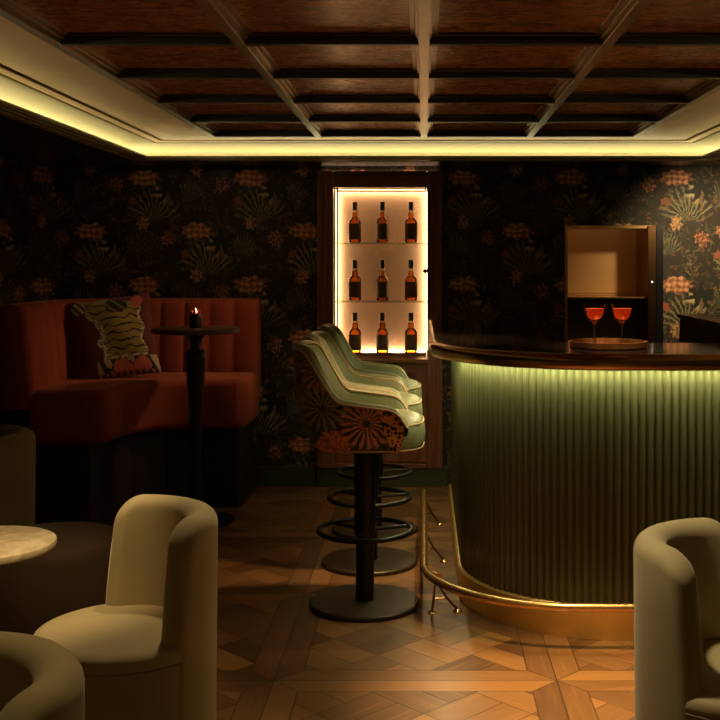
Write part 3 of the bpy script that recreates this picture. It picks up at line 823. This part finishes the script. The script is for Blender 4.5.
# ------------------------------------------------------------------ tub chairs
def make_tub(name, mat, a0, a1):
    """back wraps from angle a0 to a1 (degrees, local)"""
    t = thing(name, '', 'chair'); Rm = .210; H = .765
    MB().lathe([(0, 0), (.232, 0), (.240, .006), (.2435, .10), (.2445, .38), (.2445, .402), (.236, .406), (0, .406)], 64).build('base', mat, t, angle=60)
    MB().lathe([(.243, .405), (.2462, .408), (.2470, .418), (.2455, .432), (.238, .443), (.215, .451), (.12, .457), (0, .458)], 64).build('seat_cushion', mat, t, angle=80)
    MB().tube([(.245 * cos(2 * pi * i / 64), .245 * sin(2 * pi * i / 64), .404) for i in range(64)], .0022, 8, closed=True).build('seam_piping', M['cream_piping'], t)
    N = 84; rows = []; L_ = radians(a1 - a0) * Rm
    for i in range(N + 1):
        f_ = .5 - .5 * cos(pi * i / N); a = radians(a0) + radians(a1 - a0) * f_
        e = min(f_, 1 - f_) * L_                      # distance from the end, along the arc
        th = .039 * (1 if e > .039 else sqrt(max(0.02, 1 - (1 - e / .039) ** 2)))
        hh = H - (.085 * (1 - sqrt(max(0, 1 - (1 - e / .085) ** 2))) if e < .085 else 0)
        fl_ = .012 * (1 - min(1, e / .12))
        row = []
        zb = .0 if True else .3
        prof = []
        for k in range(9): prof.append((th, .004 + (hh - th - .004) * k / 8))
        for k in range(1, 9):
            q = pi * k / 9; prof.append((th * cos(q), hh - th + th * sin(q)))
        for k in range(9): prof.append((-th, (hh - th) + (.30 - (hh - th)) * k / 8))
        for o_, z in prof:
            low = max(0, min(1, (.46 - z) / .2)) if o_ > 0 else 0
            rad = Rm + o_ - fl_ * (o_ <= 0) * 0 + .006 * (z / H if o_ > 0 else 0) - .004
            # below the seat the outer skin joins the round base
            am = radians(a0 + a1) / 2; a2_ = am + (a - am) * (1 - .13 * max(0, (z - .42) / .36) ** 1.3)
            row.append((rad * cos(a2_), rad * sin(a2_), z))
        rows.append(row)
    mb = MB().grid(rows, closed_u=True); n_ = len(rows[0])
    mb.f.append(tuple(range(n_))[::-1]); mb.f.append(tuple(N * n_ + k for k in range(n_)))
    mb.build('backrest', mat, t, angle=80)
    return t
c1 = make_tub('tub_chair', M['chair'], -47, 121); c1.location = (-.822, 2.97, 0)
c1['group'] = 'velvet tub chairs'; c1['label'] = 'cream velvet tub chair with curved back, standing before the dark parquet, left of centre'
dup(c1, (-.825, 1.79, 0), 0, 'cream velvet tub chair cut off at the bottom left corner, only its rounded back showing')
dup(c1, (.775, 2.68, 0), radians(113), 'cream velvet tub chair in front of the reeded green bar at the right edge')
c2 = make_tub('tub_chair', M['chair_unlit'], -70, 100); c2.location = (-1.83, 4.35, 0)
c2['group'] = 'velvet tub chairs'; c2['label'] = 'shadowed cream tub chair at the left edge, below the red banquette'
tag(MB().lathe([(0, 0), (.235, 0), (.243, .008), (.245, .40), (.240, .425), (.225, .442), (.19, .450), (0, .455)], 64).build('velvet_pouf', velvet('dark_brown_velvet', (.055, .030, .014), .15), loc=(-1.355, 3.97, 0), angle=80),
    'dark brown round velvet pouf behind the stone-topped table and cream chair', 'pouf')

# round side table
t = thing('side_table', 'small round stone-topped table at the left edge among the tub chairs', 'table', (-1.335, 3.28, 0))
MB().lathe([(0, .574), (.195, .574), (.207, .578), (.210, .588), (.207, .598), (.200, .601), (0, .601)], 64).build('tabletop', M['table_marble'], t)
MB().lathe([(.12, .0), (.15, .0), (.15, .014), (.03, .02), (.022, .04), (.022, .55), (.07, .566), (.09, .574)], 32).build('pedestal', M['black_metal'], t)

# ------------------------------------------------------------------ sofa
so = thing('banquette_sofa', 'rust red velvet corner banquette with channelled back against the wallpaper', 'sofa', (-1.7, 6.3, 0))
def s2(p): return [(x + 1.7, y - 6.3) for x, y in p]
poly = [(-1.03, 6.80), (-2.12, 6.80), (-2.12, 5.745)] + [(-1.78, 5.745)] + arc(-1.765, 5.815, .07, 270, 360, 8)[1:] + [(-1.672, 6.0)] + [(-1.655, 6.12)] + arc(-1.515, 6.15, .14, 180, 90, 10)[:] + [(-1.30, 6.305), (-1.10, 6.30)] + arc(-1.09, 6.36, .06, 270, 360, 6)[1:]
poly = [(-1.03, 6.80), (-2.12, 6.80), (-2.12, 5.745), (-1.80, 5.735)] + arc(-1.755, 5.815, .08, 285, 350, 6) + [(-1.668, 5.92), (-1.650, 6.02), (-1.615, 6.12), (-1.555, 6.20), (-1.47, 6.255), (-1.36, 6.285), (-1.22, 6.295), (-1.10, 6.295), (-1.05, 6.315), (-1.03, 6.36)]
def seat_mesh():
    import bmesh
    mb = MB().prism(s2(poly), .476, .768); return mb
seat_mesh().build('seat', M['sofa'], so, bevel=.045, seg=6, angle=80)
bp = [(-2.13, 5.735), (-2.13, 6.44)] + arc(-1.83, 6.44, .30, 180, 90, 14)[1:] + [(-1.035, 6.74)]
db = dense(bp, .146 / 10)
CH = .146
Lt = sum(math.dist(a, c) for a, c in zip(bp, bp[1:])); ncha = round(Lt / CH); CHw = Lt / ncha
def puff(s_): return 0
mb = MB(); rows = []
acc = 0
for i, p in enumerate(db):
    q0 = Vector(db[max(0, i - 1)]); q1 = Vector(db[min(len(db) - 1, i + 1)]); d = (q1 - q0).normalized(); n = Vector((d.y, -d.x))
    if i: acc += math.dist(db[i - 1], p)
    pf = .030 * (abs(sin(pi * acc / CHw)) ** .32)
    endr = min(1, min(acc, Lt - acc) / .03); endr = sqrt(max(0, 1 - (1 - endr) ** 2))
    row = []
    zt, zb = 1.222, .665
    front = [(.030, zb), (.034 + pf * .3, zb + .01), (.034 + pf, zb + .05), (.022 + pf, .85), (.008 + pf, 1.0), (-.008 + pf, 1.12), (-.018 + pf, zt - .035), (-.027 + pf * .7, zt - .014), (-.042 + pf * .3, zt - .003), (-.06, zt)]
    back_ = [(-.11, zt), (-.125, zt - .01), (-.13, zt - .03), (-.13, zb)]
    for o_, z in front + back_:
        o2 = -.05 + (o_ + .05) * (.75 + .25 * endr)
        row.append((p[0] + n.x * o2 + 1.7, p[1] + n.y * o2 - 6.3, z))
    rows.append(row)
mb.grid(rows, closed_u=True); n_ = len(rows[0])
mb.f.append(tuple(range(n_))[::-1]); mb.f.append(tuple((len(rows) - 1) * n_ + k for k in range(n_)))
mb.build('backrest', M['sofa'], so, angle=50)
bpl = [(-1.08, 6.86), (-2.24, 6.86), (-2.24, 5.80), (-1.80, 5.80), (-1.74, 5.84), (-1.72, 6.0), (-1.68, 6.2), (-1.52, 6.34), (-1.30, 6.37), (-1.10, 6.37), (-1.08, 6.42)]
MB().prism(s2(bpl), 0, .477).build('plinth', M['sofa_base'], so, smooth=False)

# cushion: tiger-rug embroidery on dark red
def cushion():
    n = 120; W2, H2 = .238, .250
    vs = []; cols = []
    for side in (1, -1):
        for j in range(n + 1):
            for i in range(n + 1):
                u = -1 + 2 * i / n; v = -1 + 2 * j / n
                pin = 1 - .06 * (1 - (u * u)) * 0
                x = u * W2 * (1 - .07 * (1 - abs(v) ** 2.0) * 0 - .05 * cos(v * pi / 2)); z = v * H2 * (1 - .05 * cos(u * pi / 2))
                d = .075 * ((1 - u * u) * (1 - v * v)) ** .42 + .003
                d += .006 * sin(5 * u + 3 * v) * (1 - u * u) * (1 - v * v)
                vs.append((x, -side * d, z))
                # painted pattern, u -1..1 left to right, v bottom to top
                c = (.10, .014, .010)
                if side == 1:
                    wob = .04 * sin(9 * v) + .03 * sin(17 * v + 1)
                    lx = -.42 + .22 * v * v * 0 + (-.42 * max(0, v - .25)) - .10 * v + wob; rx_ = .78 + .04 * sin(11 * v)
                    if lx < u < rx_ and -.62 < v < .98 - .12 * sin(3 * u):
                        border = .19 if v < .45 else .12
                        if u < lx + border or u > rx_ - .10 or v < -.50:
                            c = (.46, .36, .20)
                            du_ = ((u * 7.5) % 1) - .5; dv_ = ((v * 6.5 + (.5 if int(math.floor(u * 7.5)) % 2 else 0)) % 1) - .5
                            rr_ = sqrt(du_ * du_ + dv_ * dv_)
                            if .16 < rr_ < .34: c = (.02, .015, .01)
                            if v > .62: c = (.02, .015, .01) if sin(30 * u + 14 * v) > .1 else (.30, .22, .10)
                        else:
                            c = (.235, .17, .045)
                            ph = v * 5.2 + .34 * abs(sin(u * 6.5 + .6 * (int(v * 5.2) % 2))) + .10 * sin(u * 19 + v * 4)
                            if abs((ph % 1) - .5) < .14 * (1.1 - .6 * abs(sin(u * 5 + math.floor(ph) * 1.7))): c = (.012, .010, .006)
                            if v > .58 and (u - .15) ** 2 * 4 + (v - .78) ** 2 * 6 < .30:
                                c = (.015, .012, .008) if sin(24 * (u + v)) > -.5 else (.12, .10, .04)
                        if abs(u - lx) < .035 or abs(u - rx_) < .03: c = (.015, .01, .008)
                    # paws and pink ground at the foot
                    if v < -.58 and u > -.50:
                        a = sqrt((u - .05) ** 2 + ((v + .80) * 1.3) ** 2); a2 = sqrt((u - .62) ** 2 + ((v + .80) * 1.3) ** 2)
                        a += .05 * sin(9 * u + 5 * v) + .03 * sin(31 * u); a2 += .05 * sin(11 * u - 7 * v)
                        if min(a, a2) < .24: c = (.46, .105, .075)
                        elif min(a, a2) < .28: c = (.012, .008, .006)
                        else: c = (.40, .30, .16) if sin(22 * u + 9 * v) > -.2 else (.03, .02, .012)
                        if v < -.90: c = (.30, .20, .10) if sin(40 * u) > 0 else (.10, .03, .02)
                    # raised paw upper left and patch upper right
                    if (u + .78) ** 2 * 5 + (v - .78) ** 2 * 6 < .16: c = (.42, .33, .18) if sin(34 * u + 26 * v) > -.2 else (.02, .012, .008)
                    if (u - .66) ** 2 * 6 + (v - .80) ** 2 * 5 < .12: c = (.32, .07, .045)
                cols.append((*c, 1))
    fs = []; N1 = (n + 1) * (n + 1)
    for s_ in (0, 1):
        for j in range(n):
            for i in range(n):
                a = s_ * N1 + j * (n + 1) + i; q = (a, a + 1, a + n + 2, a + n + 1)
                fs.append(q if s_ == 0 else q[::-1])
    edge = [j * (n + 1) for j in range(n + 1)]
    def strip(ids):
        for a, b_ in zip(ids, ids[1:]): fs.append((a, b_, b_ + N1, a + N1))
    strip([i for i in range(n + 1)][::-1]); strip([n * (n + 1) + i for i in range(n + 1)])
    strip([j * (n + 1) for j in range(n + 1)]); strip([j * (n + 1) + n for j in range(n + 1)][::-1])
    me = bpy.data.meshes.new('throw_cushion'); me.from_pydata(vs, [], fs); me.update(); me.shade_smooth()
    at = me.color_attributes.new('pattern', 'FLOAT_COLOR', 'POINT')
    at.data.foreach_set('color', [x for c in cols for x in c])
    me.materials.append(M['tiger'])
    o = bpy.data.objects.new('throw_cushion', me); COL.objects.link(o)
    r = Vector((.92, .28, .13)).normalized(); u = Vector((-.20, .24, .95)); u = (u - r * u.dot(r)).normalized(); f_ = u.cross(r)
    # local x -> r, local z -> u, local -y faces the room
    nrm = r.cross(u)            # points toward the camera side
    R3 = Matrix((r, -nrm, u)).transposed()
    o.matrix_world = Matrix.Translation((-1.835, 6.40, 1.00)) @ R3.to_4x4()
    return o
tag(cushion(), 'square cushion embroidered with a striped tiger skin, leaning on the red banquette', 'cushion')

# pedestal table with candle
t = thing('pedestal_table', 'tall dark turned pedestal table with round top before the red banquette', 'table', (-1.275, 6.03, 0))
MB().lathe([(0, 1.055), (.235, 1.055), (.243, 1.059), (.245, 1.069), (.243, 1.080), (.236, 1.083), (0, 1.083)], 64).build('tabletop', M['wood_dark'], t)
MB().lathe([(.09, 1.056), (.055, 1.045), (.036, 1.02), (.030, .985), (.032, .965), (.048, .955), (.056, .940), (.057, .91), (.053, .85), (.045, .75), (.036, .62), (.030, .48), (.028, .36), (.032, .26), (.042, .19), (.036, .14), (.045, .08), (.06, .04), (.065, .02)], 36, cap=False).build('column', M['black_metal'], t)
MB().lathe([(0, 0), (.215, 0), (.218, .004), (.216, .014), (.19, .021), (.06, .034), (0, .034)], 56).build('base', M['black_metal'], t)
t = thing('candle_holder', 'small black candle holder with a glowing red flower-shaped candle on the pedestal table', 'candle', (-1.275, 6.03, 1.083))
MB().lathe([(0, 0), (.030, 0), (.034, .004), (.034, .072), (.032, .075), (.029, .072), (.029, .055), (0, .053)], 28).build('holder', M['black'], t)
mb = MB()
for k in range(7):
    a = 2 * pi * k / 7 + .2; r_ = .016 if k % 2 else .020
    pts = [(r_ * .4 * cos(a), r_ * .4 * sin(a), .054), (r_ * cos(a), r_ * sin(a), .078), (r_ * 1.35 * cos(a), r_ * 1.35 * sin(a), .096 + .006 * (k % 3))]
    mb.tube(pts, [.006, .009, .003], 8)
mb.build('petals', M['red_wax'], t)
MB().lathe([(0, .070), (.005, .076), (.007, .086), (.004, .100), (0, .112)], 12).build('flame', M['flame'], t)
